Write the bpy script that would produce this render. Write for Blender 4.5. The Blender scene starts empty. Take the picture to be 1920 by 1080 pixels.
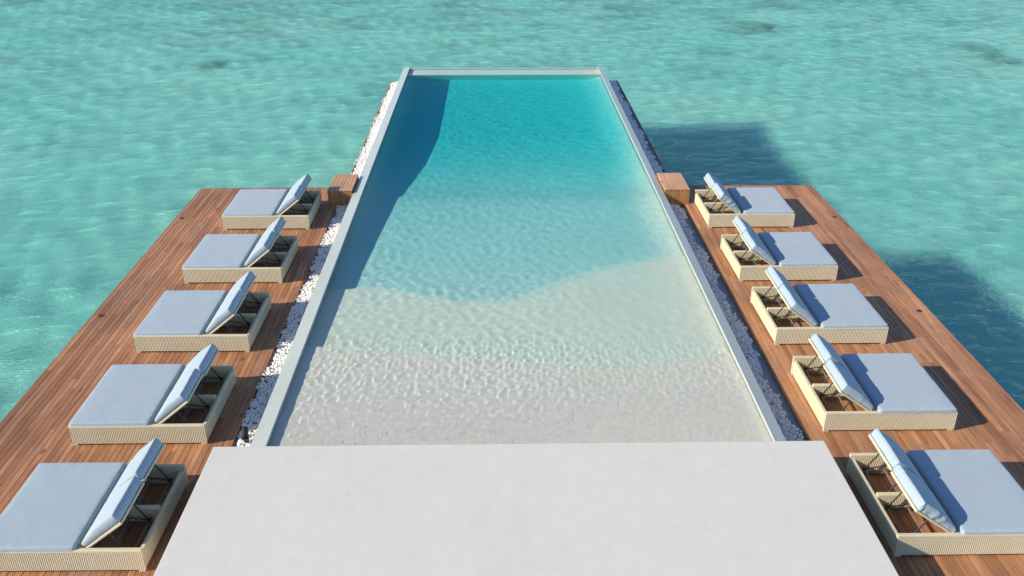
import bpy, bmesh, math, random
import numpy as np
from mathutils import Vector, Matrix, noise

random.seed(7)
RNG = np.random.default_rng(7)
scene = bpy.context.scene
COL = scene.collection
R = math.radians

# ------------------------------------------------------------------ camera
PITCH, YAW, ROLL, CAM_H = R(26.073), R(1.0741), R(0.0568), 8.2
fw = Vector((math.sin(YAW) * math.cos(PITCH), math.cos(YAW) * math.cos(PITCH), -math.sin(PITCH)))
r0 = fw.cross(Vector((0, 0, 1))).normalized()
u0 = r0.cross(fw)
rt = r0 * math.cos(ROLL) + u0 * math.sin(ROLL)
up = u0 * math.cos(ROLL) - r0 * math.sin(ROLL)
cam = bpy.data.cameras.new('camera')
cam.sensor_width = 36
cam.lens = 1690 / 1920 * 36
cam.clip_end = 6000
cam_o = bpy.data.objects.new('camera', cam)
cam_o.matrix_world = Matrix(((rt.x, up.x, -fw.x, 0), (rt.y, up.y, -fw.y, 0), (rt.z, up.z, -fw.z, CAM_H), (0, 0, 0, 1)))
COL.objects.link(cam_o)
scene.camera = cam_o

# ------------------------------------------------------------------ sky and sun
SUN_DIR = Vector((1.788, 0.5506, -1.0)).normalized()
world = bpy.data.worlds.new('World')
scene.world = world
world.use_nodes = True
wn = world.node_tree
bg = wn.nodes['Background']
sky = wn.nodes.new('ShaderNodeTexSky')
sky.sky_type = 'NISHITA'
sky.sun_disc = False
sky.sun_elevation = R(28.1)
sky.sun_rotation = R(252.9)
sky.air_density = 1.0
sky.dust_density = 0.3
sky.altitude = 2500
sky.ozone_density = 3.0
wn.links.new(sky.outputs[0], bg.inputs[0])
bg.inputs[1].default_value = 0.15
sun = bpy.data.lights.new('sun', 'SUN')
sun.energy = 5.0
sun.angle = R(0.5)
sun.color = (1.0, 0.88, 0.70)
sun.cycles.is_caustics_light = True
sun_o = bpy.data.objects.new('sun', sun)
sun_o.rotation_euler = SUN_DIR.to_track_quat('-Z', 'Y').to_euler()
sun_o.location = (-30, -10, 25)
COL.objects.link(sun_o)
scene.view_settings.view_transform = 'Standard'
scene.view_settings.look = 'None'
scene.view_settings.gamma = 1
scene.view_settings.use_curve_mapping = False
scene.view_settings.exposure = 0.31
scene.cycles.use_denoising = True
scene.cycles.max_bounces = 10
scene.cycles.sample_clamp_indirect = 6.0

# ------------------------------------------------------------------ helpers
def tag(o, label=None, cat=None, group=None, kind=None):
    if label: o['label'] = label
    if cat: o['category'] = cat
    if group: o['group'] = group
    if kind: o['kind'] = kind
    return o

def empty(name, loc=(0, 0, 0), rz=0.0):
    o = bpy.data.objects.new(name, None)
    o.location = loc
    o.rotation_euler = (0, 0, rz)
    o.empty_display_size = 0.2
    COL.objects.link(o)
    return o

def link(name, me, parent=None, loc=None):
    o = bpy.data.objects.new(name, me)
    COL.objects.link(o)
    if loc is not None: o.location = loc
    if parent is not None: o.parent = parent
    return o

def new_mesh(name, v, f, mat=None, smooth=False):
    me = bpy.data.meshes.new(name)
    me.from_pydata([tuple(p) for p in v], [], f)
    if mat: me.materials.append(mat)
    if smooth: me.polygons.foreach_set('use_smooth', [True] * len(me.polygons))
    me.update()
    return me

def np_mesh(name, V, F, mat=None, smooth=True):
    """fast mesh from numpy arrays, F is (n,3) or (n,4)"""
    me = bpy.data.meshes.new(name)
    k = F.shape[1]
    me.vertices.add(len(V)); me.vertices.foreach_set('co', np.ascontiguousarray(V, dtype=np.float32).ravel())
    me.loops.add(F.size); me.loops.foreach_set('vertex_index', np.ascontiguousarray(F, dtype=np.int32).ravel())
    me.polygons.add(len(F))
    me.polygons.foreach_set('loop_start', np.arange(0, F.size, k, dtype=np.int32))
    me.polygons.foreach_set('loop_total', np.full(len(F), k, dtype=np.int32))
    me.polygons.foreach_set('use_smooth', np.full(len(F), smooth, dtype=bool))
    if mat: me.materials.append(mat)
    me.update(calc_edges=True)
    me.validate()
    return me

def grid_faces(nx, ny):
    """faces of a grid with nx+1 by ny+1 vertices, x fastest"""
    i = np.arange(nx)[None, :]; j = np.arange(ny)[:, None]
    a = j * (nx + 1) + i
    return np.stack([a, a + 1, a + nx + 2, a + nx + 1], -1).reshape(-1, 4)

class MB:
    """collects boxes, tubes and prisms, builds ONE mesh"""
    def __init__(s): s.bm = bmesh.new()
    def box(s, x0, x1, y0, y1, z0, z1):
        vs = [s.bm.verts.new((x, y, z)) for z in (z0, z1) for y in (y0, y1) for x in (x0, x1)]
        for f in ((0, 2, 3, 1), (4, 5, 7, 6), (0, 1, 5, 4), (2, 6, 7, 3), (0, 4, 6, 2), (1, 3, 7, 5)):
            s.bm.faces.new([vs[k] for k in f])
        return s
    def tube(s, a, b, r, n=8):
        a, b = Vector(a), Vector(b); d = (b - a).normalized()
        u = d.orthogonal().normalized(); w = d.cross(u)
        ra = []; rb = []
        for k in range(n):
            t = 2 * math.pi * k / n; q = (u * math.cos(t) + w * math.sin(t)) * r
            ra.append(s.bm.verts.new(a + q)); rb.append(s.bm.verts.new(b + q))
        for k in range(n):
            s.bm.faces.new([ra[k], ra[(k + 1) % n], rb[(k + 1) % n], rb[k]])
        s.bm.faces.new(ra[::-1]); s.bm.faces.new(rb)
        return s
    def mesh(s, name, mat, bevel=0.0, smooth=False, seg=2):
        if bevel:
            bmesh.ops.bevel(s.bm, geom=list(s.bm.edges), offset=bevel, segments=seg, profile=0.5, affect='EDGES')
        bmesh.ops.recalc_face_normals(s.bm, faces=s.bm.faces)
        me = bpy.data.meshes.new(name); s.bm.to_mesh(me); s.bm.free()
        me.materials.append(mat)
        if smooth: me.polygons.foreach_set('use_smooth', [True] * len(me.polygons))
        return me
    def build(s, name, mat, parent=None, bevel=0.0, smooth=False, seg=2):
        return link(name, s.mesh(name, mat, bevel, smooth, seg), parent)

# ------------------------------------------------------------------ materials
class M:
    """small node-tree builder round a Principled BSDF"""
    def __init__(s, name, rough=0.6, color=(0.5, 0.5, 0.5), spec=0.5):
        s.m = bpy.data.materials.new(name); s.m.use_nodes = True
        s.nt = s.m.node_tree; s.b = s.nt.nodes['Principled BSDF']
        s.b.inputs['Roughness'].default_value = rough
        s.b.inputs['Base Color'].default_value = (*color, 1)
        s.b.inputs['Specular IOR Level'].default_value = spec
    def n(s, t, **kw):
        nd = s.nt.nodes.new(t)
        for k, v in kw.items(): setattr(nd, k, v)
        return nd
    def l(s, a, b): s.nt.links.new(a, b)
    def pos(s, scale=(1, 1, 1), obj=False, rnd=0.0):
        if obj: src = s.n('ShaderNodeTexCoord').outputs['Object']
        else: src = s.n('ShaderNodeNewGeometry').outputs['Position']
        mp = s.n('ShaderNodeMapping'); mp.inputs['Scale'].default_value = scale
        s.l(src, mp.inputs['Vector'])
        if rnd:
            oi = s.n('ShaderNodeObjectInfo'); mu = s.n('ShaderNodeMath', operation='MULTIPLY'); mu.inputs[1].default_value = rnd
            s.l(oi.outputs['Random'], mu.inputs[0])
            cb = s.n('ShaderNodeCombineXYZ')
            for k in range(3): s.l(mu.outputs[0], cb.inputs[k])
            s.l(cb.outputs[0], mp.inputs['Location'])
        return mp.outputs[0]
    def noise(s, vec, scale, detail=4, rough=0.55, dist=0.0):
        t = s.n('ShaderNodeTexNoise'); t.inputs['Scale'].default_value = scale; t.inputs['Detail'].default_value = detail
        t.inputs['Roughness'].default_value = rough; t.inputs['Distortion'].default_value = dist
        s.l(vec, t.inputs['Vector']); return t.outputs['Fac']
    def ramp(s, fac, stops):
        r = s.n('ShaderNodeValToRGB'); e = r.color_ramp.elements
        while len(e) < len(stops): e.new(0.5)
        for k, (p, c) in enumerate(stops):
            e[k].position = p; e[k].color = (*c, 1) if len(c) == 3 else c
        s.l(fac, r.inputs[0]); return r.outputs[0]
    def mix(s, fac, a, b, mode='MIX'):
        x = s.n('ShaderNodeMix', data_type='RGBA', blend_type=mode)
        for src, i in ((fac, 0), (a, 6), (b, 7)):
            if hasattr(src, 'is_output') or isinstance(src, bpy.types.NodeSocket): s.l(src, x.inputs[i])
            elif i == 0: x.inputs[0].default_value = src
            else: x.inputs[i].default_value = (*src, 1)
        return x.outputs[2]
    def maprange(s, v, a, b, c, d):
        x = s.n('ShaderNodeMapRange'); s.l(v, x.inputs[0])
        for k, q in zip((1, 2, 3, 4), (a, b, c, d)): x.inputs[k].default_value = q
        return x.outputs[0]
    def color(s, c): s.l(c, s.b.inputs['Base Color']); return s
    def rough(s, c): s.l(c, s.b.inputs['Roughness']); return s
    def bump(s, h, strength=0.3, dist=0.01):
        b = s.n('ShaderNodeBump'); b.inputs['Strength'].default_value = strength; b.inputs['Distance'].default_value = dist
        s.l(h, b.inputs['Height']); s.l(b.outputs[0], s.b.inputs['Normal']); return s

def wood(name, dark, mid, light, axis=1, weather=0.0, rough=0.55):
    w = M(name, rough=rough, spec=0.35)
    sc = [55.0, 55.0, 55.0]; sc[axis] = 2.2
    sc2 = [9.0, 9.0, 9.0]; sc2[axis] = 0.7
    g = w.noise(w.pos(tuple(sc), rnd=60.0), 1.0, 5, 0.6, 0.3)
    g2 = w.noise(w.pos(tuple(sc2), rnd=90.0), 1.0, 3, 0.5, 0.6)
    base = w.ramp(g, [(0.28, dark), (0.5, mid), (0.75, light)])
    base = w.mix(0.5, base, w.ramp(g2, [(0.3, dark), (0.52, mid), (0.72, light)]))
    oi = w.n('ShaderNodeObjectInfo')
    tint = w.ramp(oi.outputs['Random'], [(0.0, (0.74, 0.70, 0.68)), (0.35, (0.93, 0.91, 0.89)), (0.7, (1.05, 1.03, 1.01)), (1.0, (1.2, 1.18, 1.14))])
    base = w.mix(1.0, base, tint, 'MULTIPLY')
    big = w.noise(w.pos((0.5, 0.35, 0.5)), 1.0, 4, 0.6)
    base = w.mix(1.0, base, w.ramp(big, [(0.35, (0.8, 0.78, 0.8)), (0.6, (1.08, 1.06, 1.04))]), 'MULTIPLY')
    if weather:
        ww = w.noise(w.pos((1.6, 0.5, 1.6)), 1.0, 5, 0.65)
        base = w.mix(w.maprange(ww, 0.52, 0.75, 0.0, weather), base, (0.42, 0.33, 0.27))
    # a few dark knots
    vo = w.n('ShaderNodeTexVoronoi'); vo.inputs['Scale'].default_value = 1.0
    s3 = [2.4, 2.4, 2.4]; s3[axis] = 0.9
    w.l(w.pos(tuple(s3), rnd=30.0), vo.inputs['Vector'])
    base = w.mix(w.maprange(vo.outputs['Distance'], 0.03, 0.09, 0.75, 0.0), base, (0.05, 0.025, 0.015))
    w.color(base)
    w.rough(w.maprange(g, 0.2, 0.8, rough + 0.12, rough - 0.1))
    w.bump(g, 0.35, 0.003)
    return w.m

MAT_DECK = wood('deck_hardwood', (0.24, 0.105, 0.048), (0.41, 0.20, 0.098), (0.55, 0.31, 0.18), weather=0.35)
MAT_FASCIA_X = wood('fascia_hardwood', (0.20, 0.08, 0.04), (0.30, 0.13, 0.065), (0.40, 0.19, 0.10), axis=0)
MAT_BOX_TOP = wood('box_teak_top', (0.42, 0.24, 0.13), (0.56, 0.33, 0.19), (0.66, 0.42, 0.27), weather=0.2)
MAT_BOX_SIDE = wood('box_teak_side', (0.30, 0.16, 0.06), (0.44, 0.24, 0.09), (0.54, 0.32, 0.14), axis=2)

def plaster():
    m = M('white_microcement', rough=0.55, spec=0.35)
    a = m.noise(m.pos((0.6, 0.45, 0.6)), 1.0, 6, 0.65, 0.6)
    b = m.noise(m.pos((5.5, 4.0, 5.5)), 1.0, 6, 0.65, 0.5)
    c = m.mix(0.5, m.ramp(a, [(0.3, (0.645, 0.632, 0.588)), (0.65, (0.685, 0.672, 0.626))]),
              m.ramp(b, [(0.3, (0.63, 0.617, 0.575)), (0.55, (0.675, 0.662, 0.618)), (0.75, (0.71, 0.695, 0.65))]))
    # water stains with a shape of their own
    st = m.noise(m.pos((0.9, 1.3, 1.0)), 1.0, 6, 0.72, 1.6)
    c = m.mix(m.maprange(st, 0.62, 0.70, 0.0, 0.30), c, (0.585, 0.575, 0.54))
    tr = m.noise(m.pos((1.3, 0.10, 1.0)), 1.0, 4, 0.6)
    c = m.mix(m.maprange(tr, 0.56, 0.68, 0.0, 0.18), c, (0.60, 0.59, 0.555))
    # small spots
    vo = m.n('ShaderNodeTexVoronoi'); vo.inputs['Scale'].default_value = 1.4; m.l(m.pos((1, 1, 1)), vo.inputs['Vector'])
    c = m.mix(m.maprange(vo.outputs['Distance'], 0.02, 0.06, 0.25, 0.0), c, (0.50, 0.49, 0.46))
    # two hairline casting joints along the slab
    sp = m.n('ShaderNodeSeparateXYZ'); m.l(m.n('ShaderNodeNewGeometry').outputs['Position'], sp.inputs[0])
    for xj in (-0.62, 1.35):
        su = m.n('ShaderNodeMath', operation='SUBTRACT'); su.inputs[1].default_value = xj; m.l(sp.outputs[0], su.inputs[0])
        ab = m.n('ShaderNodeMath', operation='ABSOLUTE'); m.l(su.outputs[0], ab.inputs[0])
        c = m.mix(m.maprange(ab.outputs[0], 0.004, 0.016, 0.07, 0.0), c, (0.45, 0.44, 0.42))
    m.color(c); m.rough(m.maprange(b, 0.3, 0.7, 0.48, 0.7)); m.bump(b, 0.15, 0.006)
    return m.m
MAT_PLASTER = plaster()

def coping_mat():
    m = M('pale_wet_stone', rough=0.32, spec=0.5)
    a = m.noise(m.pos((1.2, 0.6, 1.2)), 1.0, 5, 0.6)
    b = m.noise(m.pos((40, 40, 40)), 1.0, 3, 0.6)
    c = m.mix(0.35, m.ramp(a, [(0.3, (0.43, 0.49, 0.46)), (0.7, (0.50, 0.56, 0.53))]), m.ramp(b, [(0.3, (0.40, 0.45, 0.43)), (0.7, (0.54, 0.59, 0.56))]))
    m.color(c); m.rough(m.maprange(a, 0.35, 0.65, 0.22, 0.45)); m.bump(b, 0.1, 0.003)
    return m.m
MAT_COPING = coping_mat()

MAT_FARWALL = M('wet_weir_stone', rough=0.25, color=(0.36, 0.45, 0.45)).m

def floor_mat(name, c0, c1, green=0.0):
    m = M(name, rough=0.7, spec=0.3)
    a = m.noise(m.pos((0.7, 0.5, 0.7)), 1.0, 4, 0.6)
    b = m.noise(m.pos((26, 26, 26)), 1.0, 4, 0.6)
    c = m.mix(0.35, m.ramp(a, [(0.3, c0), (0.7, c1)]), m.ramp(b, [(0.3, c0), (0.7, c1)]))
    m.color(c)
    return m.m
MAT_SAND = floor_mat('pool_sand_finish', (0.89, 0.88, 0.80), (0.95, 0.935, 0.86))
MAT_FLOOR = floor_mat('pool_floor_finish', (0.84, 0.85, 0.81), (0.91, 0.91, 0.87))

def seabed_mat():
    m = M('seabed_sand', rough=0.9, spec=0.1)
    a = m.noise(m.pos((0.085, 0.11, 0.1)), 1.0, 6, 0.62, 0.8)
    b = m.noise(m.pos((0.5, 0.9, 0.5)), 1.0, 5, 0.65, 1.0)
    c = m.mix(0.45, m.ramp(a, [(0.25, (0.66, 0.69, 0.66)), (0.5, (0.83, 0.83, 0.79)), (0.75, (0.92, 0.91, 0.86))]),
              m.ramp(b, [(0.28, (0.70, 0.74, 0.71)), (0.6, (0.90, 0.90, 0.85))]))
    # sparse sea-grass and rubble, thicker farther out
    g = m.noise(m.pos((0.22, 0.30, 0.2)), 1.0, 6, 0.7, 0.5)
    far = m.n('ShaderNodeSeparateXYZ'); m.l(m.n('ShaderNodeNewGeometry').outputs['Position'], far.inputs[0])
    thr = m.maprange(far.outputs[1], 35, 75, 0.0, 0.16)
    ad = m.n('ShaderNodeMath', operation='ADD'); m.l(g, ad.inputs[0]); m.l(thr, ad.inputs[1])
    c = m.mix(m.maprange(ad.outputs[0], 0.60, 0.80, 0.0, 0.65), c, (0.16, 0.20, 0.17))
    m.color(c)
    return m.m
MAT_SEABED = seabed_mat()

def wicker_mat():
    m = M('cream_synthetic_wicker', rough=0.5, spec=0.4)
    a = m.noise(m.pos((120, 120, 160)), 1.0, 3, 0.6)
    b = m.noise(m.pos((4, 4, 4)), 1.0, 3, 0.5)
    c = m.mix(0.4, m.ramp(a, [(0.3, (0.46, 0.41, 0.27)), (0.7, (0.78, 0.71, 0.52))]), m.ramp(b, [(0.3, (0.57, 0.51, 0.35)), (0.7, (0.68, 0.62, 0.45))]))
    m.color(c)
    wv = m.n('ShaderNodeTexWave', wave_type='BANDS', bands_direction='Z'); wv.inputs['Scale'].default_value = 14.0; wv.inputs['Distortion'].default_value = 0.3
    m.l(m.pos((1, 1, 1)), wv.inputs['Vector'])
    m.bump(wv.outputs['Fac'], 0.25, 0.003)
    return m.m
MAT_WICKER = wicker_mat()

def fabric_mat(name, c0, c1):
    m = M(name, rough=0.85, spec=0.15)
    m.b.inputs['Sheen Weight'].default_value = 0.15
    a = m.noise(m.pos((2.0, 2.0, 2.0), rnd=20), 1.0, 4, 0.6)
    f = m.noise(m.pos((300, 300, 300)), 1.0, 2, 0.6)
    c = m.mix(0.25, m.ramp(a, [(0.3, c0), (0.7, c1)]), m.ramp(f, [(0.3, c0), (0.7, c1)]))
    m.color(c)
    w = m.noise(m.pos((9, 9, 9), rnd=30), 1.0, 5, 0.55, 0.4)
    m.bump(w, 0.15, 0.012)
    return m.m
MAT_FABRIC = fabric_mat('pale_blue_canvas', (0.345, 0.43, 0.495), (0.365, 0.45, 0.515))
MAT_METAL = M('dark_bronze_metal', rough=0.4, color=(0.06, 0.055, 0.06)).m
MAT_METAL.node_tree.nodes['Principled BSDF'].inputs['Metallic'].default_value = 0.6
MAT_TUBE = M('brushed_tube', rough=0.45, color=(0.25, 0.23, 0.22)).m
MAT_TUBE.node_tree.nodes['Principled BSDF'].inputs['Metallic'].default_value = 0.5
MAT_BLACK = M('black_powder_coat', rough=0.4, color=(0.02, 0.02, 0.024)).m
MAT_CONCRETE = floor_mat('pile_concrete', (0.22, 0.22, 0.20), (0.34, 0.33, 0.30))

def pebble_mat():
    m = M('white_pebble', rough=0.6, spec=0.3)
    a = m.noise(m.pos((18, 18, 18)), 1.0, 2, 0.5)
    b = m.noise(m.pos((1.5, 1.5, 1.5)), 1.0, 3, 0.5)
    m.color(m.mix(0.4, m.ramp(a, [(0.3, (0.70, 0.67, 0.65)), (0.6, (0.88, 0.86, 0.85))]), m.ramp(b, [(0.3, (0.76, 0.73, 0.71)), (0.7, (0.88, 0.86, 0.84))])))
    return m.m
MAT_PEBBLE = pebble_mat()
MAT_TRAY = floor_mat('tray_liner', (0.30, 0.30, 0.32), (0.42, 0.41, 0.42))

def water_mat(name, tint_fn, bump_layers, rough=0.0, gloss=0.12):
    """refracting tinted water with a weak mirror of the sky (as through a polarising filter)"""
    m = M(name)
    prev = None
    for (scale, strength, dist) in bump_layers:
        h = m.noise(m.pos(scale), 1.0, 4, 0.55, 0.6)
        b = m.n('ShaderNodeBump'); b.inputs['Strength'].default_value = strength; b.inputs['Distance'].default_value = dist
        m.l(h, b.inputs['Height'])
        if prev is not None: m.l(prev, b.inputs['Normal'])
        prev = b.outputs[0]
    rf = m.n('ShaderNodeBsdfRefraction'); rf.inputs['IOR'].default_value = 1.33; rf.inputs['Roughness'].default_value = rough
    m.l(tint_fn(m), rf.inputs['Color'])
    gl = m.n('ShaderNodeBsdfGlossy'); gl.inputs['Roughness'].default_value = 0.04
    fr = m.n('ShaderNodeFresnel'); fr.inputs['IOR'].default_value = 1.33
    mu = m.n('ShaderNodeMath', operation='MULTIPLY'); mu.inputs[1].default_value = gloss
    m.l(fr.outputs[0], mu.inputs[0]); m.l(mu.outputs[0], gl.inputs['Color'])
    for q in (rf, gl, fr): m.l(prev, q.inputs['Normal'])
    ad = m.n('ShaderNodeAddShader'); m.l(rf.outputs[0], ad.inputs[0]); m.l(gl.outputs[0], ad.inputs[1])
    m.l(ad.outputs[0], m.nt.nodes['Material Output'].inputs['Surface'])
    m.nt.nodes.remove(m.b)
    return m.m

def sea_tint(m):
    a = m.noise(m.pos((0.05, 0.07, 0.05)), 1.0, 5, 0.6, 0.6)
    return m.ramp(a, [(0.35, (0.50, 0.91, 0.885)), (0.65, (0.60, 0.95, 0.905))])
MAT_SEA = water_mat('lagoon_water', sea_tint, [((2.2, 4.2, 1), 0.5, 0.10), ((8, 14, 1), 0.7, 0.06)], rough=0.03, gloss=0.22)

def pool_tint(m):
    at = m.n('ShaderNodeAttribute', attribute_name='depth')
    d = at.outputs['Fac']
    return m.ramp(m.maprange(d, 0.0, 1.0, 0.0, 1.0), [(0.0, (1.0, 1.0, 0.985)), (0.10, (0.95, 0.99, 0.97)), (0.22, (0.90, 1.0, 0.97)), (0.40, (0.72, 0.96, 0.955)), (0.62, (0.42, 0.89, 0.915)), (1.0, (0.08, 0.775, 0.825))])
MAT_POOL = water_mat('pool_water', pool_tint, [((9, 14, 1), 0.12, 0.02)], rough=0.06)

# ------------------------------------------------------------------ sea and seabed
def waves(X, Y, comps):
    Z = np.zeros_like(X)
    for (kx, ky, a, ph) in comps:
        Z += a * np.sin(kx * X + ky * Y + ph)
    return Z
def spectrum(n, l0, l1, slope, mean_dir, spread):
    out = []
    for k in range(n):
        lam = l0 * (l1 / l0) ** RNG.random()
        th = mean_dir + RNG.normal(0, spread)
        kk = 2 * math.pi / lam
        a = slope / kk * (0.6 + 0.8 * RNG.random()) * math.sqrt(2.0 / n)
        out.append((kk * math.cos(th), kk * math.sin(th), a, RNG.random() * 2 * math.pi))
    return out

SEA_Z, BED_Z = -2.1, -3.9
sea_comps = spectrum(110, 0.40, 2.0, 0.075, R(108), 0.9)
xs = np.arange(-41, 41.01, 0.12); ys = np.arange(6, 79.01, 0.12)
X, Y = np.meshgrid(xs, ys)
# waves fade out towards the rim so that the sheet meets the open sea level
edge = np.minimum.reduce([X - xs[0], xs[-1] - X, Y - ys[0], ys[-1] - Y])
fade = np.clip(edge / 2.0, 0, 1)
Z = SEA_Z + waves(X, Y, sea_comps) * fade
V = np.stack([X, Y, Z], -1).reshape(-1, 3)
F = grid_faces(len(xs) - 1, len(ys) - 1)
# the open sea around, flat, out to the horizon
x0, x1, y0, y1 = xs[0], xs[-1], ys[0], ys[-1]
B = 4000.0
nb = len(V)
ring = np.array([(x0, y0, SEA_Z), (x1, y0, SEA_Z), (x1, y1, SEA_Z), (x0, y1, SEA_Z), (-B, -B, SEA_Z), (B, -B, SEA_Z), (B, B, SEA_Z), (-B, B, SEA_Z)])
V = np.concatenate([V, ring])
RF = np.array([(4, 5, 1, 0), (5, 6, 2, 1), (6, 7, 3, 2), (7, 4, 0, 3)]) + nb
sea = link('sea', np_mesh('sea', V, np.concatenate([F, RF]), MAT_SEA))
tag(sea, 'turquoise lagoon water with fine ripples all round the deck', kind='structure')
sea.cycles.is_caustics_caster = True
bed = link('seabed', new_mesh('seabed', [(-B, -B, BED_Z), (B, -B, BED_Z), (B, B, BED_Z), (-B, B, BED_Z)], [(0, 1, 2, 3)], MAT_SEABED))
tag(bed, 'pale sandy seabed under the shallow lagoon', kind='structure')
bed.cycles.is_caustics_receiver = True

# dark coral heads under the water
def coral(x, y, r, h, label):
    bm = bmesh.new(); bmesh.ops.create_icosphere(bm, subdivisions=3, radius=1.0)
    for v in bm.verts:
        n = noise.noise(v.co * 1.8 + Vector((x, y, 0))) * 0.5 + noise.noise(v.co * 5 + Vector((y, x, 3))) * 0.25
        v.co *= 1 + n
        v.co.x *= r * 0.8; v.co.y *= r; v.co.z *= h
    m = M('coral_rock', rough=0.9, color=(0.06, 0.075, 0.06), spec=0.1)
    m.color(m.ramp(m.noise(m.pos((3, 3, 3)), 1.0, 4, 0.6), [(0.3, (0.36, 0.40, 0.37)), (0.7, (0.58, 0.58, 0.53))]))
    me = bpy.data.meshes.new('coral_rock'); bm.to_mesh(me); bm.free(); me.materials.append(m.m)
    me.polygons.foreach_set('use_smooth', [True] * len(me.polygons))
    o = link('coral_rock', me, loc=(x, y, BED_Z + h * 0.2))
    o.cycles.is_caustics_receiver = True
    tag(o, label, 'coral rock', 'coral rocks under the lagoon')

# ------------------------------------------------------------------ swimming pool
PL, PR, PF, PN = -3.38, 4.07, 35.7, 10.62       # inner faces: left, right, far, near
WATER_Z, COPE_Z = 0.305, 0.36
pool = empty('swimming_pool', (0.34, 23, 0))
tag(pool, 'long rectangular infinity pool running out over the lagoon between the two rows of daybeds', 'swimming pool')
def ppart(name, mesh_obj):
    mesh_obj.parent = pool
    mesh_obj.matrix_parent_inverse = pool.matrix_world.inverted()
    mesh_obj.location = (-0.34, -23, 0)
    mesh_obj.matrix_parent_inverse = Matrix()
    mesh_obj.cycles.is_caustics_receiver = True
    return mesh_obj
def coping(xi, xo):
    # the top falls outwards, towards the gravel
    mb = MB().box(min(xi, xo), max(xi, xo), PN - 0.3, 36.1, -1.55, COPE_Z)
    for v in mb.bm.verts:
        if v.co.z > 0 and abs(v.co.x - xo) < 1e-6: v.co.z -= 0.05
    ppart('', mb.build('coping_wall', MAT_COPING, bevel=0.006))
coping(PL, PL - 0.25)
coping(PR, PR + 0.20)
ppart('', MB().box(PL + 0.001, PR - 0.001, PF + 0.12, PF + 0.26, -1.549, COPE_Z - 0.03).build('far_wall', MAT_FARWALL, bevel=0.006))
# overflow shelf just under the water along the far wall
ppart('', MB().box(PL + 0.002, PR - 0.002, PF - 0.75, PF + 0.119, -1.548, WATER_Z - 0.09).build('overflow_shelf', MAT_SAND, bevel=0.006))
PE = PF - 0.75

def polyline(pts):
    px = [p[0] for p in pts]; py = [p[1] for p in pts]
    def f(x):
        # smooth cubic-ish interpolation through the points
        n = len(px)
        if x <= px[0]: return py[0]
        if x >= px[-1]: return py[-1]
        for k in range(n - 1):
            if x <= px[k + 1]:
                t = (x - px[k]) / (px[k + 1] - px[k])
                p0 = py[max(k - 1, 0)]; p1 = py[k]; p2 = py[k + 1]; p3 = py[min(k + 2, n - 1)]
                return 0.5 * (2 * p1 + (p2 - p0) * t + (2 * p0 - 5 * p1 + 4 * p2 - p3) * t * t + (3 * p1 - p0 - 3 * p2 + p3) * t ** 3)
        return py[-1]
    return f
arcA = polyline([(-3.6, 13.85), (-2.18, 13.66), (-0.3, 13.35), (0.62, 13.2), (1.8, 13.08), (3.01, 13.2), (4.2, 13.48)])
arcB = polyline([(-3.6, 16.1), (-3.0, 16.2), (-2.5, 16.25), (-1.8, 16.0), (-1.05, 15.7), (-0.44, 15.6), (0.3, 15.68), (1.40, 16.55), (2.4, 17.2), (4.2, 17.75)])

def ledge(name, y_near, f, z_near, z_far, mat, off=0.12):
    n = 60; v = []; fc = []
    for k in range(n + 1):
        x = PL + (PR - PL) * k / n
        yf = f(x) + off
        v += [(x, y_near, z_near), (x, yf, z_far), (x, yf, -1.5)]
    for k in range(n):
        a = 3 * k
        fc += [(a, a + 3, a + 4, a + 1), (a + 1, a + 4, a + 5, a + 2)]
    return ppart('', link(name, new_mesh(name, v, fc, mat)))
ledge('sand_ledge', PN - 0.02, arcA, WATER_Z - 0.07, WATER_Z - 0.11, MAT_SAND)
ledge('middle_step', 12.9, arcB, WATER_Z - 0.155, WATER_Z - 0.20, MAT_SAND)

FLOOR_PROFILE = [(15.0, 0.26), (18.0, 0.34), (21.9, 0.50), (21.95, 0.54), (24.6, 0.77), (27.5, 0.90), (36, 0.92)]
def prof(y):
    return np.interp(y, [p[0] for p in FLOOR_PROFILE], [p[1] for p in FLOOR_PROFILE])
yy = np.array([15.0, 16.5, 17.5, 19.0, 20.0, 21.0, 21.9, 21.95, 23.2, 24.6, 26.0, 27.5, 31.0, PE + 0.02])
cove = [0, 0.08, 0.2, 0.38, 0.6]
cx = [PL + o for o in cove] + [PR - o for o in cove[::-1]]
v = []; fc = []
for y in yy:
    d = prof(y)
    for x in cx:
        o = min(x - PL, PR - x, 0.6)
        v.append((x, y, WATER_Z - d * (1 - 0.5 * np.clip((y - 17.5) / 3.5, 0, 1) * (1 - o / 0.6) ** 2)))
n = len(cx)
for k in range(len(yy) - 1):
    for i in range(n - 1):
        fc.append((n * k + i, n * k + i + 1, n * (k + 1) + i + 1, n * (k + 1) + i))
ppart('', link('pool_floor', new_mesh('pool_floor', v, fc, MAT_FLOOR, True)))
ppart('', MB().tube((0.14, 28.9, WATER_Z - 0.93), (0.14, 28.9, WATER_Z - 0.885), 0.17, 20).build('drain_cover', M('drain_white', color=(0.85, 0.85, 0.82)).m))
# slab and piles below, seen only from the side
sb = MB().box(PL - 0.25, PR + 0.2, PN - 0.3, 36.1, -1.75, -1.56)
for y in (14, 20, 26, 32, 35.3):
    for x in (-3.0, 0.35, 3.6): sb.tube((x, y, BED_Z - 0.2), (x, y, -1.7), 0.2, 12)
ppart('', sb.build('base_slab', MAT_CONCRETE))

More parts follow.
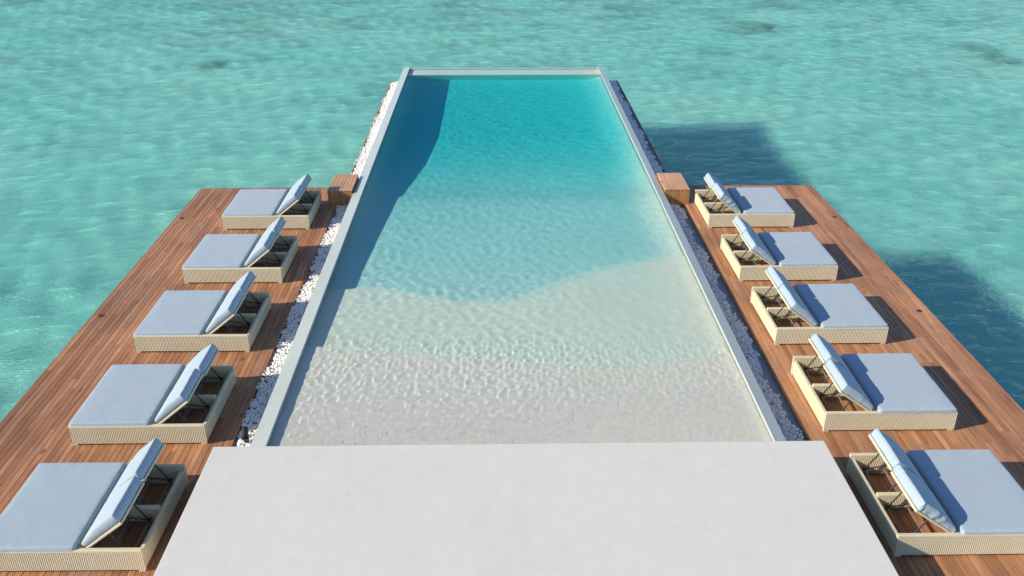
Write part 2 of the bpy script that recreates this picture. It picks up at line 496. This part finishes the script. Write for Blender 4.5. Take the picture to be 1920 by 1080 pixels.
# water surface with real ripples
gx = np.linspace(PL - 0.01, PR + 0.01, 540)
gy = [PN - 0.01]
while gy[-1] < PF + 0.12:
    gy.append(gy[-1] + (0.017 if gy[-1] < 14.5 else min(0.06, 0.017 + (gy[-1] - 14.5) * 0.005)))
gy[-1] = PF + 0.13
gy = np.array(gy)
X, Y = np.meshgrid(gx, gy)
fine = spectrum(46, 0.15, 0.40, 0.075, R(20), 0.9)
tiny = spectrum(50, 0.085, 0.19, 0.070, R(12), 0.7)
mid = spectrum(30, 0.35, 1.3, 0.035, R(60), 0.9)
gust = 0.5 + 0.5 * np.sin(0.9 * X + 0.45 * Y + 1.0) * np.sin(0.55 * Y - 0.5 * X)
gust = 0.55 + 0.45 * gust
left = np.clip(1.3 - 0.15 * (X - PL), 0.45, 1.3)
near = np.clip((Y - PN) / 1.2, 0.4, 1.0)
calm = np.interp(Y, [10, 11.2, 12.4, 15, 20, 23, 36], [0.3, 0.45, 0.6, 0.38, 0.18, 0.10, 0.08])
Zp = WATER_Z + waves(X, Y, tiny) * gust * left * np.interp(Y, [10.6, 11.0, 12.2, 13.2, 14.6], [0.1, 0.45, 0.9, 0.9, 0]) + (waves(X, Y, fine) * calm * gust * left + waves(X, Y, mid) * np.interp(Y, [10, 13, 16, 20, 24, 36], [0.08, 0.15, 0.25, 0.35, 0.3, 0.3])) * near
Zp += 0.0
V = np.stack([X, Y, Zp], -1).reshape(-1, 3)
me = np_mesh('pool_water', V, grid_faces(len(gx) - 1, len(gy) - 1), MAT_POOL)
aA = np.array([arcA(x) for x in gx])[None, :]; aB = np.array([arcB(x) for x in gx])[None, :]
D = prof(Y + 0.35) + 0.12 * np.clip((23 - Y) / 5, 0, 1)
tB = np.clip((Y - aB + 0.02) / 0.10, 0, 1)
tA = np.clip((Y - aA + 0.01) / 0.05, 0, 1)
midd = 0.22 + (Y - 12.9) * 0.015
D = tB * D + (1 - tB) * midd
D = tA * D + (1 - tA) * np.clip(0.01 + (Y - PN) * 0.022, 0, 1)
tS = np.clip((Y - (PE - 0.25)) / 0.15, 0, 1)
D = D * (1 - tS) + tS * 0.30
# the right-hand side is a little shallower where the floor curves up into the wall
D = D * np.clip(0.5 + (PR - X) / 1.0 * 0.5, 0.5, 1.0) * np.clip(0.75 + (X - PL) / 0.6 * 0.25, 0.75, 1.0)
at = me.attributes.new('depth', 'FLOAT', 'POINT')
at.data.foreach_set('value', D.astype(np.float32).ravel())
pw = link('pool_water', me)
ppart('', pw)
pw.cycles.is_caustics_receiver = False
pw.cycles.is_caustics_caster = True

# ------------------------------------------------------------------ white terrace
terrace = MB().box(-4.066, 4.714, -8.0, 10.65, -0.04, 0.50).build('terrace', MAT_PLASTER, bevel=0.012)
tag(terrace, 'raised white terrace slab at the near end of the pool', kind='structure')

# ------------------------------------------------------------------ timber decks
def deck(name_label, xa, xb, cols):
    root = empty('timber_deck', ((xa + xb) / 2, 12, 0))
    tag(root, name_label, kind='structure')
    pitch = (xb - xa) / cols
    w = pitch - 0.0045
    cache = {}
    def board(xc, ya, yb):
        L = round(yb - ya - 0.004, 3)
        if L not in cache:
            cache[L] = MB().box(-w / 2, w / 2, -L / 2, L / 2, -0.028, 0).mesh('plank', MAT_DECK, bevel=0.0025, seg=1)
        o = link('plank', cache[L], root, (xc - root.location.x, (ya + yb) / 2 - 12, random.uniform(-0.0015, 0.0015)))
    lens = [2.1, 2.4, 2.7, 3.0]
    total = 0
    for c in range(cols):
        xc = xa + pitch * (c + 0.5)
        y = 22.93; first = random.choice([0.9, 1.5, 2.1, 2.4, 2.7, 3.0])
        while True:
            L = first if first else random.choice(lens)
            first = None
            if y - L < 8.2:
                board(xc, round(-2.0, 2), round(y, 2)); total += 1
                break
            board(xc, round(y - L, 2), round(y, 2)); total += 1
            y = round(y - L, 2)
    # edge boards, beams and piles
    link('fascia', MB().box(xa - 0.001, xb + 0.001, 22.932, 22.965, -0.20, -0.002).mesh('fascia', MAT_FASCIA_X, bevel=0.003, seg=1), root, (-root.location.x, -12, 0))
    for xe, s in ((xa, -1), (xb, 1)):
        a, b = sorted((xe + s * 0.001, xe + s * 0.033))
        link('fascia', MB().box(a, b, -2, 22.964, -0.20, -0.003).mesh('fascia', MAT_DECK, bevel=0.003, seg=1), root, (-root.location.x, -12, 0))
    fr = MB()
    fr.box(xa + 0.01, xb - 0.01, -1.9, 22.92, -0.05, -0.031)
    for x in np.linspace(xa + 0.3, xb - 0.3, 5): fr.box(x - 0.04, x + 0.04, -1.9, 22.9, -0.24, -0.052)
    for y in np.arange(0.5, 23, 5.4):
        fr.box(xa + 0.05, xb - 0.05, y - 0.1, y + 0.1, -0.45, -0.242)
        for x in (xa + 0.5, xb - 0.5): fr.tube((x, y, BED_Z - 0.2), (x, y, -0.44), 0.16, 12)
    link('support_frame', fr.mesh('support_frame', MAT_CONCRETE), root, (-root.location.x, -12, 0))
    return total
n1 = deck('reddish hardwood deck left of the pool under the left row of daybeds', -7.86, -4.10, 40)
n2 = deck('reddish hardwood deck right of the pool under the right row of daybeds', 4.82, 8.50, 39)
print('planks', n1, n2)

# ------------------------------------------------------------------ pebble trays
def ico():
    bm = bmesh.new(); bmesh.ops.create_icosphere(bm, subdivisions=1, radius=1.0)
    v = np.array([p.co[:] for p in bm.verts]); f = np.array([[q.index for q in t.verts] for t in bm.faces]); bm.free()
    return v, f
IV, IF = ico()
def pebbles(x_in, x_out, ya, yb, n, label, seed, cover):
    rng = np.random.default_rng(seed)
    Yp = rng.uniform(ya, yb, n * 3); t = rng.random(n * 3)
    lim = cover + 0.10 * np.sin(Yp * 1.9 + seed) + 0.07 * np.sin(Yp * 5.3 + 2 * seed) + 0.05 * np.sin(Yp * 13.1) + rng.normal(0, 0.045, n * 3)
    keep = t < lim
    Yp = Yp[keep][:n]; t = t[keep][:n]
    Xp = x_in + (x_out - x_in) * t
    m = len(Yp)
    S = rng.uniform(0.016, 0.031, m)[:, None] * np.array([1.25, 1.0, 0.7])[None] * rng.uniform(0.8, 1.25, (m, 3))
    a = rng.random(m) * 2 * math.pi; b = rng.normal(0, 0.35, m)
    ca, sa, cb, sb_ = np.cos(a), np.sin(a), np.cos(b), np.sin(b)
    heap = 0.035 * np.clip(1 - t / 0.7, 0, 1)
    Zc = -0.045 + heap + rng.uniform(0, 0.03, m)
    P = IV[None] * S[:, None, :]
    x = P[..., 0]; y = P[..., 1]; z = P[..., 2]
    x, z = x * cb[:, None] + z * sb_[:, None], -x * sb_[:, None] + z * cb[:, None]
    x, y = x * ca[:, None] - y * sa[:, None], x * sa[:, None] + y * ca[:, None]
    VV = np.stack([x + Xp[:, None], y + Yp[:, None], z + Zc[:, None]], -1).reshape(-1, 3)
    FF = (IF[None] + (np.arange(m) * len(IV))[:, None, None]).reshape(-1, 3)
    o = link('pebbles', np_mesh('pebbles', VV, FF, MAT_PEBBLE))
    tag(o, label, 'pebbles', kind='stuff')
def tray(x_in, x_out, label):
    s = 1 if x_out > x_in else -1
    a, b = sorted((x_in, x_out))
    mb = MB().box(a, b, PN - 0.2, 35.15, -0.16, -0.07)
    o = mb.build('pebble_tray', MAT_TRAY)
    tag(o, label, kind='structure')
    c, d = sorted((x_out - s * 0.025, x_out + s * 0.0))
    link('curb_board', MB().box(c, d, 22.97, 35.15, -0.22, -0.005).mesh('curb_board', MAT_DECK, bevel=0.003, seg=1), o)
    link('curb_board', MB().box(a, b, 35.151, 35.18, -0.22, -0.006).mesh('curb_board', MAT_FASCIA_X, bevel=0.003, seg=1), o)
tray(PL - 0.251, -4.065, 'narrow gravel tray along the left side of the pool')
tray(PR + 0.201, 4.785, 'narrow gravel tray along the right side of the pool')
pebbles(PL - 0.25, -4.065, PN - 0.1, 35.12, 11500, 'white pebbles filling the strip between the left deck and the pool coping', 3, 0.93)
pebbles(PR + 0.20, 4.785, PN - 0.1, 35.12, 12500, 'white pebbles filling the strip between the right deck and the pool coping', 5, 0.74)

# ------------------------------------------------------------------ wooden boxes beside the coping
def wooden_box(xa, xb, ya, yb, label):
    t = empty('wooden_box', ((xa + xb) / 2, (ya + yb) / 2, 0))
    tag(t, label, 'wooden box', 'wooden boxes beside the pool coping')
    ox, oy = t.location.x, t.location.y
    n = 7; w = (xb - xa) / n
    tm = MB().box(-w / 2 + 0.003, w / 2 - 0.003, ya - oy, yb - oy, 0.372, 0.40).mesh('top_board', MAT_BOX_TOP, bevel=0.003, seg=1)
    for k in range(n): link('top_board', tm, t, (xa - ox + w * (k + 0.5), 0, 0))
    fm = MB().box(-w / 2 + 0.002, w / 2 - 0.002, 0, 0.02, -0.06, 0.368).mesh('side_board', MAT_BOX_SIDE, bevel=0.002, seg=1)
    for k in range(n):
        for y in (ya + 0.012, yb - 0.032): link('side_board', fm, t, (xa - ox + w * (k + 0.5), y - oy, 0))
    m2 = int(round((yb - ya - 0.07) / 0.1)); w2 = (yb - ya - 0.07) / m2
    sm = MB().box(0, 0.02, -w2 / 2 + 0.002, w2 / 2 - 0.002, -0.06, 0.368).mesh('side_board', MAT_BOX_SIDE, bevel=0.002, seg=1)
    for k in range(m2):
        for x in (xa + 0.012, xb - 0.032): link('side_board', sm, t, (x - ox, ya - oy + 0.035 + w2 * (k + 0.5), 0))
    link('inner_frame', MB().box(xa - ox + 0.035, xb - ox - 0.035, ya - oy + 0.035, yb - oy - 0.035, -0.05, 0.369).mesh('inner_frame', MAT_BLACK), t)
wooden_box(-4.27, -3.645, 21.62, 22.88, 'low slatted wooden box between the left pool coping and the farthest left daybed')
wooden_box(4.285, 4.925, 21.57, 22.85, 'low slatted wooden box between the right pool coping and the farthest right daybed')

# ------------------------------------------------------------------ daybeds
LX, LY, H = 2.04, 1.76, 0.35
FOOT = 0.03
def ribbed_panel(x0, x1, y0, y1, z0, z1, along='x', faces=(True, True), pitch=0.026, amp=0.0045):
    """upright wicker panel: core box with rounded top, both broad faces corrugated into upright ribs"""
    if along == 'x': a0, a1, b0, b1 = x0, x1, y0, y1
    else: a0, a1, b0, b1 = y0, y1, x0, x1
    L = a1 - a0; n = max(8, int(round(L / pitch))) * 4
    # profile in (b, z), ribs on the two broad faces up to just under the top
    prof_pts = [(0, z0, 1), (0, z1 - 0.045, 1), (0.0, z1 - 0.03, 0), (0.004, z1 - 0.008, 0), (0.014, z1, 0),
                (1, z1, 0), (2, z1 - 0.008, 0), (3, z1 - 0.03, 0), (3, z1 - 0.045, 1), (3, z0, 1)]
    T = b1 - b0
    vs = []
    for k in range(n + 1):
        a = a0 + L * k / n
        r = amp * (0.5 - 0.5 * math.cos(2 * math.pi * k / 4)) if 0 < k < n else 0
        endf = 0.0
        for i, (kb, z, rib) in enumerate(prof_pts):
            if i == 0 or i == 1: b = b0 + (r * rib)
            elif i == 2: b = b0
            elif i == 3: b = b0 + 0.004
            elif i == 4: b = b0 + 0.014
            elif i == 5: b = b1 - 0.014
            elif i == 6: b = b1 - 0.004
            elif i == 7: b = b1
            else: b = b1 - (r * rib)
            vs.append((a, b, z) if along == 'x' else (b, a, z))
    m = len(prof_pts); fs = []
    for k in range(n):
        for i in range(m):
            j = (i + 1) % m
            fs.append((k * m + i, k * m + j, (k + 1) * m + j, (k + 1) * m + i))
    fs.append(tuple(range(m))); fs.append(tuple(n * m + i for i in range(m))[::-1])
    me = new_mesh('panel', vs, fs, MAT_WICKER)
    bm = bmesh.new(); bm.from_mesh(me); bmesh.ops.recalc_face_normals(bm, faces=bm.faces); bm.to_mesh(me); bm.free()
    return me

def cushion_mesh(name, lx, ly, lz, r, nx, ny, puff=0.02, wr=0.004, seed=0, side_wr=0.0, wedge=0.0):
    """soft rounded box, base at z=0, centred in x and y"""
    bm = bmesh.new()
    def axis(n, L, r):
        inner = np.linspace(-L / 2 + r, L / 2 - r, n + 1)
        cap = r * (1 - np.cos(np.linspace(0, math.pi / 2, 4)))[:-1]
        return list(-L / 2 + cap) + list(inner) + list((L / 2 - cap)[::-1])
    ax, ay = axis(nx, lx, r), axis(ny, ly, r)
    az = [0, lz * 0.25, lz * 0.5, lz * 0.75, lz]
    idx = {}
    NX, NY, NZ = len(ax), len(ay), len(az)
    def vert(i, j, k):
        key = (i, j, k)
        if key in idx: return idx[key]
        p = Vector((ax[i], ay[j], az[k] - lz / 2))
        q = Vector((max(-lx / 2 + r, min(lx / 2 - r, p.x)), max(-ly / 2 + r, min(ly / 2 - r, p.y)), max(-lz / 2 + r * 0.8, min(lz / 2 - r * 0.8, p.z))))
        d = p - q
        if d.length > 1e-6:
            sx = r if abs(d.x) > 1e-6 else 0; 
            e = Vector((d.x / r, d.y / r, d.z / (r * 0.8)))
            e.normalize()
            p = q + Vector((e.x * r, e.y * r, e.z * r * 0.8))
        u = max(0, 1 - (2 * p.x / lx) ** 4); v = max(0, 1 - (2 * p.y / ly) ** 4)
        if p.z > 0: p.z += puff * (u * v) ** 0.5
        s = Vector((seed * 7.3, seed * 3.1, seed))
        n1 = noise.noise(Vector((p.x * 3, p.y * 3, p.z * 3)) + s)
        n2 = noise.noise(Vector((p.x * 11, p.y * 11, p.z * 9)) + s)
        edge = 1 - min(u, v)
        p.z += wr * (n1 * 1.4 + n2 * (0.4 + 1.4 * edge))
        if p.z > 0 and edge > 0.25: p.z -= 0.006 * edge * max(0.0, noise.noise(Vector((p.x * 17, p.y * 17, seed * 2.7))))
        if side_wr:
            n3 = noise.noise(Vector((p.x * 26, p.y * 4, p.z * 5)) + s)
            n4 = noise.noise(Vector((p.x * 4, p.y * 26, p.z * 5)) + s)
            if abs(p.y) > ly / 2 - r * 0.6: p.y += math.copysign(side_wr * n3 * 2, p.y)
            if abs(p.x) > lx / 2 - r * 0.6: p.x += math.copysign(side_wr * n4 * 1.2, p.x)
        # sides belly a little
        mz = 1 - (2 * (az[k] / lz) - 1) ** 2
        if abs(ax[i]) > lx / 2 - 1e-6: p.x += math.copysign(0.006 * mz, ax[i])
        if abs(ay[j]) > ly / 2 - 1e-6: p.y += math.copysign(0.006 * mz, ay[j])
        p.z += lz / 2
        if wedge: p.z *= 1 - wedge * max(0.0, 0.5 - (p.x / lx + 0.5)) * 2
        idx[key] = bm.verts.new(p); return idx[key]
    for i in range(NX - 1):
        for j in range(NY - 1):
            bm.faces.new([vert(i, j, NZ - 1), vert(i + 1, j, NZ - 1), vert(i + 1, j + 1, NZ - 1), vert(i, j + 1, NZ - 1)])
            bm.faces.new([vert(i, j, 0), vert(i, j + 1, 0), vert(i + 1, j + 1, 0), vert(i + 1, j, 0)])
    for k in range(NZ - 1):
        for i in range(NX - 1):
            bm.faces.new([vert(i, 0, k), vert(i + 1, 0, k), vert(i + 1, 0, k + 1), vert(i, 0, k + 1)])
            bm.faces.new([vert(i, NY - 1, k), vert(i, NY - 1, k + 1), vert(i + 1, NY - 1, k + 1), vert(i + 1, NY - 1, k)])
        for j in range(NY - 1):
            bm.faces.new([vert(0, j, k), vert(0, j, k + 1), vert(0, j + 1, k + 1), vert(0, j + 1, k)])
            bm.faces.new([vert(NX - 1, j, k), vert(NX - 1, j + 1, k), vert(NX - 1, j + 1, k + 1), vert(NX - 1, j, k + 1)])
    me = bpy.data.meshes.new(name); bm.to_mesh(me); bm.free(); me.materials.append(MAT_FABRIC)
    me.polygons.foreach_set('use_smooth', [True] * len(me.polygons))
    return me

# local frame: origin on the deck at the bed's centre, head end at -x (towards the pool), foot at +x
X0, X1, Y0, Y1 = -LX / 2, LX / 2, -LY / 2, LY / 2
ZB = FOOT
T = 0.065
PM = {
    'side_near': ribbed_panel(X0, X1, Y0, Y0 + T, ZB, H),
    'side_far': ribbed_panel(X0, X1, Y1 - T, Y1, ZB, H),
    'foot': ribbed_panel(X1 - T, X1 - 0.001, Y0 + T + 0.001, Y1 - T - 0.001, ZB, H - 0.003, 'y'),
    'head': ribbed_panel(X0 + 0.002, X0 + T + 0.005, Y0 + T + 0.001, Y1 - T - 0.001, ZB, H - 0.07, 'y'),
    'divider': ribbed_panel(X0 + T + 0.006, X0 + 0.80, -0.035, 0.035, 0.10, H - 0.03),
    'leg': MB().box(-0.04, 0.04, -0.03, 0.03, 0, FOOT + 0.004).mesh('leg', MAT_WICKER),
    'base': MB().box(X0 + 0.79, X1 - T, Y0 + T, Y1 - T, 0.20, H - 0.03).mesh('mattress_support', MAT_WICKER),
}
HX, HZ, ANG = X0 + 0.72, H - 0.012, R(37)       # hinge line and lean of the backrests
BL, BW = 0.65, 0.80
def backrest_frame_mesh():
    # built flat: x from 0 (hinge) to BL, then rotated; woven tray 35 mm thick with crossing slats beneath
    mb = MB().box(0, BL, -BW / 2, BW / 2, -0.042, -0.004)
    return mb.mesh('backrest_frame', MAT_WICKER, bevel=0.012, seg=2)
BF = backrest_frame_mesh()
BC = [cushion_mesh('back_cushion', BL - 0.005, BW - 0.012, 0.135, 0.022, 20, 20, 0.008, 0.003, s, sw, 0.45) for s, sw in ((1, 0.004), (2, 0.003), (3, 0.020), (4, 0.004), (5, 0.003), (6, 0.005))]
MT = [cushion_mesh('mattress', 1.20, LY - 0.03, 0.10, 0.026, 30, 38, 0.010, 0.0025, s, 0.002) for s in (11, 12, 13)]
GR = 'daybeds lined up along the pool'

def stay_mesh(yc):
    mb = MB()
    # gas strut from backrest underside to a hub on the low crossbar, with a second short arm
    hub = Vector((X0 + 0.20, yc, 0.155))
    top = Vector((HX - math.cos(ANG) * 0.34 - 0.03, yc, HZ + math.sin(ANG) * 0.34 - 0.03))
    mb.tube(hub, top, 0.011)
    mb.tube(hub, (HX - 0.02, yc, 0.24), 0.009)
    mb.tube(hub + Vector((0, -0.025, 0)), hub + Vector((0, 0.025, 0)), 0.022, 10)
    return mb.mesh('stay', MAT_METAL)
ST = {y: stay_mesh(y) for y in (Y1 - T - 0.07, 0.09, -0.09, Y0 + T + 0.07)}
CB = MB().tube((X0 + 0.20, Y0 + T, 0.145), (X0 + 0.20, Y1 - T, 0.145), 0.012).mesh('crossbar', MAT_TUBE)
CB2 = MB().tube((X0 + 0.50, Y0 + T, 0.12), (X0 + 0.50, Y1 - T, 0.12), 0.014).mesh('crossbar', MAT_TUBE)
RL = MB().box(X0 + T, X0 + 0.8, -0.016, 0.016, 0.035, 0.06).mesh('bottom_rail', MAT_TUBE)

def piping_mesh(lx, ly, z, r=0.006, c=0.03):
    pts = []
    for (sx, sy, a0) in ((1, 1, 0), (-1, 1, 90), (-1, -1, 180), (1, -1, 270)):
        for k in range(5):
            a = R(a0 + 90 * k / 4)
            pts.append(Vector((sx * (lx / 2 - c) + c * math.cos(a), sy * (ly / 2 - c) + c * math.sin(a), z)))
    n = len(pts); v = []; f = []
    for i, p in enumerate(pts):
        d = (pts[(i + 1) % n] - pts[i - 1]).normalized(); w = d.cross(Vector((0, 0, 1)))
        for k in range(6):
            a = 2 * math.pi * k / 6
            v.append(p + w * (r * math.cos(a)) + Vector((0, 0, r * math.sin(a))))
    for i in range(n):
        for k in range(6):
            f.append((i * 6 + k, i * 6 + (k + 1) % 6, ((i + 1) % n) * 6 + (k + 1) % 6, ((i + 1) % n) * 6 + k))
    return new_mesh('piping', v, f, MAT_FABRIC, True)
PIPE = piping_mesh(1.195, LY - 0.036, 0.086)

def make_daybed():
    t = empty('daybed')
    link('side_panel', PM['side_near'], t); link('side_panel', PM['side_far'], t)
    link('foot_panel', PM['foot'], t); link('head_panel', PM['head'], t); link('divider_panel', PM['divider'], t)
    for sx in (X0 + 0.045, X1 - 0.045):
        for sy in (Y0 + 0.035, Y1 - 0.035): link('leg', PM['leg'], t, (sx, sy, 0))
    link('mattress_support', PM['base'], t)
    mt_ = link('mattress', MT[0], t, (X1 - 0.012 - 0.60, 0, H - 0.052))
    link('piping', PIPE, mt_)
    for k, s in enumerate((-1, 1)):
        yc = s * (BW / 2 + 0.014)
        f = link('backrest', BF, t, (HX, yc, HZ))
        # hinge at the local origin, leaning up towards the head end
        f.rotation_euler = (0, ANG, math.pi)
        f.rotation_euler = (Matrix.Rotation(math.pi, 4, 'Z') @ Matrix.Rotation(-ANG, 4, 'Y')).to_euler()
        c = link('back_cushion', BC[k], f, (BL / 2 + 0.0, 0, 0.0))
    for y in ST: link('stay', ST[y], t)
    link('crossbar', CB, t); link('crossbar', CB2, t)
    for yy_ in (Y0 + 0.30, Y1 - 0.30): pass
    link('bottom_rail', RL, t, (0, Y0 + T + 0.02, 0)); link('bottom_rail', RL, t, (0, 0, 0)); link('bottom_rail', RL, t, (0, Y1 - T - 0.02, 0))
    return t
def copy_tree(o, parent=None):
    c = o.copy(); COL.objects.link(c); c.parent = parent
    for ch in list(o.children): copy_tree(ch, c)
    return c
proto = make_daybed()
SPOTS = [  # x centre, near edge y, head turned, label
    (6.10, 8.80, 0, 'nearest daybed right of the pool, wrinkled backrest cushion, beside the white terrace'),
    (6.105, 11.56, 0, 'second nearest daybed right of the pool, just beyond the terrace corner'),
    (6.105, 14.29, 0, 'middle daybed of the five on the right deck'),
    (6.11, 16.98, 0, 'daybed on the right deck next to the farthest one'),
    (6.10, 19.94, 0, 'farthest daybed right of the pool, beside the right wooden box'),
    (-5.46, 8.71, math.pi, 'nearest daybed left of the pool, cut off by the left edge, beside the white terrace'),
    (-5.46, 11.40, math.pi, 'second nearest daybed left of the pool, near the small black spotlight'),
    (-5.485, 14.20, math.pi, 'middle daybed of the five on the left deck'),
    (-5.50, 17.06, math.pi, 'daybed on the left deck next to the farthest one'),
    (-5.48, 20.01, math.pi, 'farthest daybed left of the pool, beside the left wooden box'),
]
for i, (x, yn, rz, lab) in enumerate(SPOTS):
    o = proto if i == 0 else copy_tree(proto)
    o.location = (x, yn + LY / 2, 0)
    o.rotation_euler = (0, 0, rz + R(random.uniform(-0.45, 0.45)))
    tag(o, lab, 'daybed', GR)
variants = [(2, 3, 0), (0, 1, 1), (3, 4, 2), (5, 0, 0), (2, 5, 1), (1, 4, 1), (4, 0, 2), (0, 3, 0), (2, 1, 2), (5, 4, 0)]
beds = [o for o in COL.objects if o.name.startswith('daybed')]
for o in beds:
    i = min(range(10), key=lambda k: (Vector((SPOTS[k][0], SPOTS[k][1] + LY / 2, 0)) - o.location).length)
    v = variants[i]; k = 0
    for ch in o.children:
        if ch.name.startswith('mattress') and 'support' not in ch.name:
            ch.data = MT[v[2]]; ch.location.y += random.uniform(-0.008, 0.008)
        if ch.name.startswith('backrest'):
            # small differences in lean from one backrest to the next
            d = R(random.uniform(-2.2, 2.2))
            ch.rotation_euler = (Matrix.Rotation(math.pi, 4, 'Z') @ Matrix.Rotation(-(ANG + d), 4, 'Y')).to_euler()
            ch.children[0].data = BC[v[k]]; k += 1

# ------------------------------------------------------------------ small things
# black garden spotlight in the pebbles by the terrace
sp = empty('spotlight', (-3.84, 11.42, -0.03))
tag(sp, 'small black spotlight standing in the white pebbles at the left terrace corner', 'spotlight')
link('spike', MB().tube((0, 0, 0), (0, 0, 0.09), 0.014, 10).mesh('spike', MAT_BLACK), sp)
hd = MB().tube((0, 0, 0), (0, 0.17, 0), 0.05, 16).tube((0, -0.012, 0), (0, 0.03, 0), 0.056, 16).mesh('lamp_head', MAT_BLACK)
h = link('lamp_head', hd, sp, (-0.02, 0.02, 0.12)); h.rotation_euler = (R(22), 0, R(12))
link('lens', MB().tube((0, 0.168, 0), (0, 0.174, 0), 0.042, 16).mesh('lens', M('lamp_glass', rough=0.1, color=(0.12, 0.12, 0.13)).m), h)
link('bracket', MB().tube((-0.03, 0.0, 0.06), (0.03, 0.0, 0.06), 0.012, 8).box(-0.035, 0.035, -0.02, 0.02, 0.055, 0.12).mesh('bracket', MAT_BLACK), sp)

# recessed lights near the outer deck edges
def deck_light(x, y, label):
    t = empty('deck_light', (x, y, 0.0))
    tag(t, label, 'deck light', 'recessed lights near the outer deck edges')
    link('rim', MB().tube((0, 0, 0.001), (0, 0, 0.007), 0.055, 20).mesh('rim', M('bronze_rim', rough=0.4, color=(0.09, 0.06, 0.05)).m), t)
    link('lens', MB().tube((0, 0, 0.0075), (0, 0, 0.010), 0.038, 16).mesh('lens', MAT_BLACK), t)
deck_light(-7.73, 20.79, 'small dark recessed light at the outer edge of the left deck, the farther one')
deck_light(-7.70, 15.66, 'small dark recessed light at the outer edge of the left deck, the nearer one')
deck_light(8.31, 15.60, 'small dark recessed light at the outer edge of the right deck, the nearer one')
deck_light(8.35, 20.61, 'small dark recessed light at the outer edge of the right deck, the farther one')

def sea_pt(px, py, z=-3.0):
    d = rt * ((px - 960) / 1690) - up * ((py - 540) / 1690) + fw
    t = (z - CAM_H) / d.z
    return d.x * t, d.y * t
for (px, py, r, hh, lab) in ((398, 137, 0.9, 0.35, 'dark coral head under the lagoon left of the pool'),
                             (1868, 131, 1.1, 0.3, 'dark coral head under the lagoon near the right photo edge, the larger lower one'),
                             (1836, 111, 1.1, 0.25, 'dark coral head under the lagoon near the right photo edge, the farther one'),
                             (1412, 66, 1.6, 0.3, 'dark coral patch far out beyond the right corner of the pool')):
    x, y = sea_pt(px, py); coral(x, y, r, hh, lab)
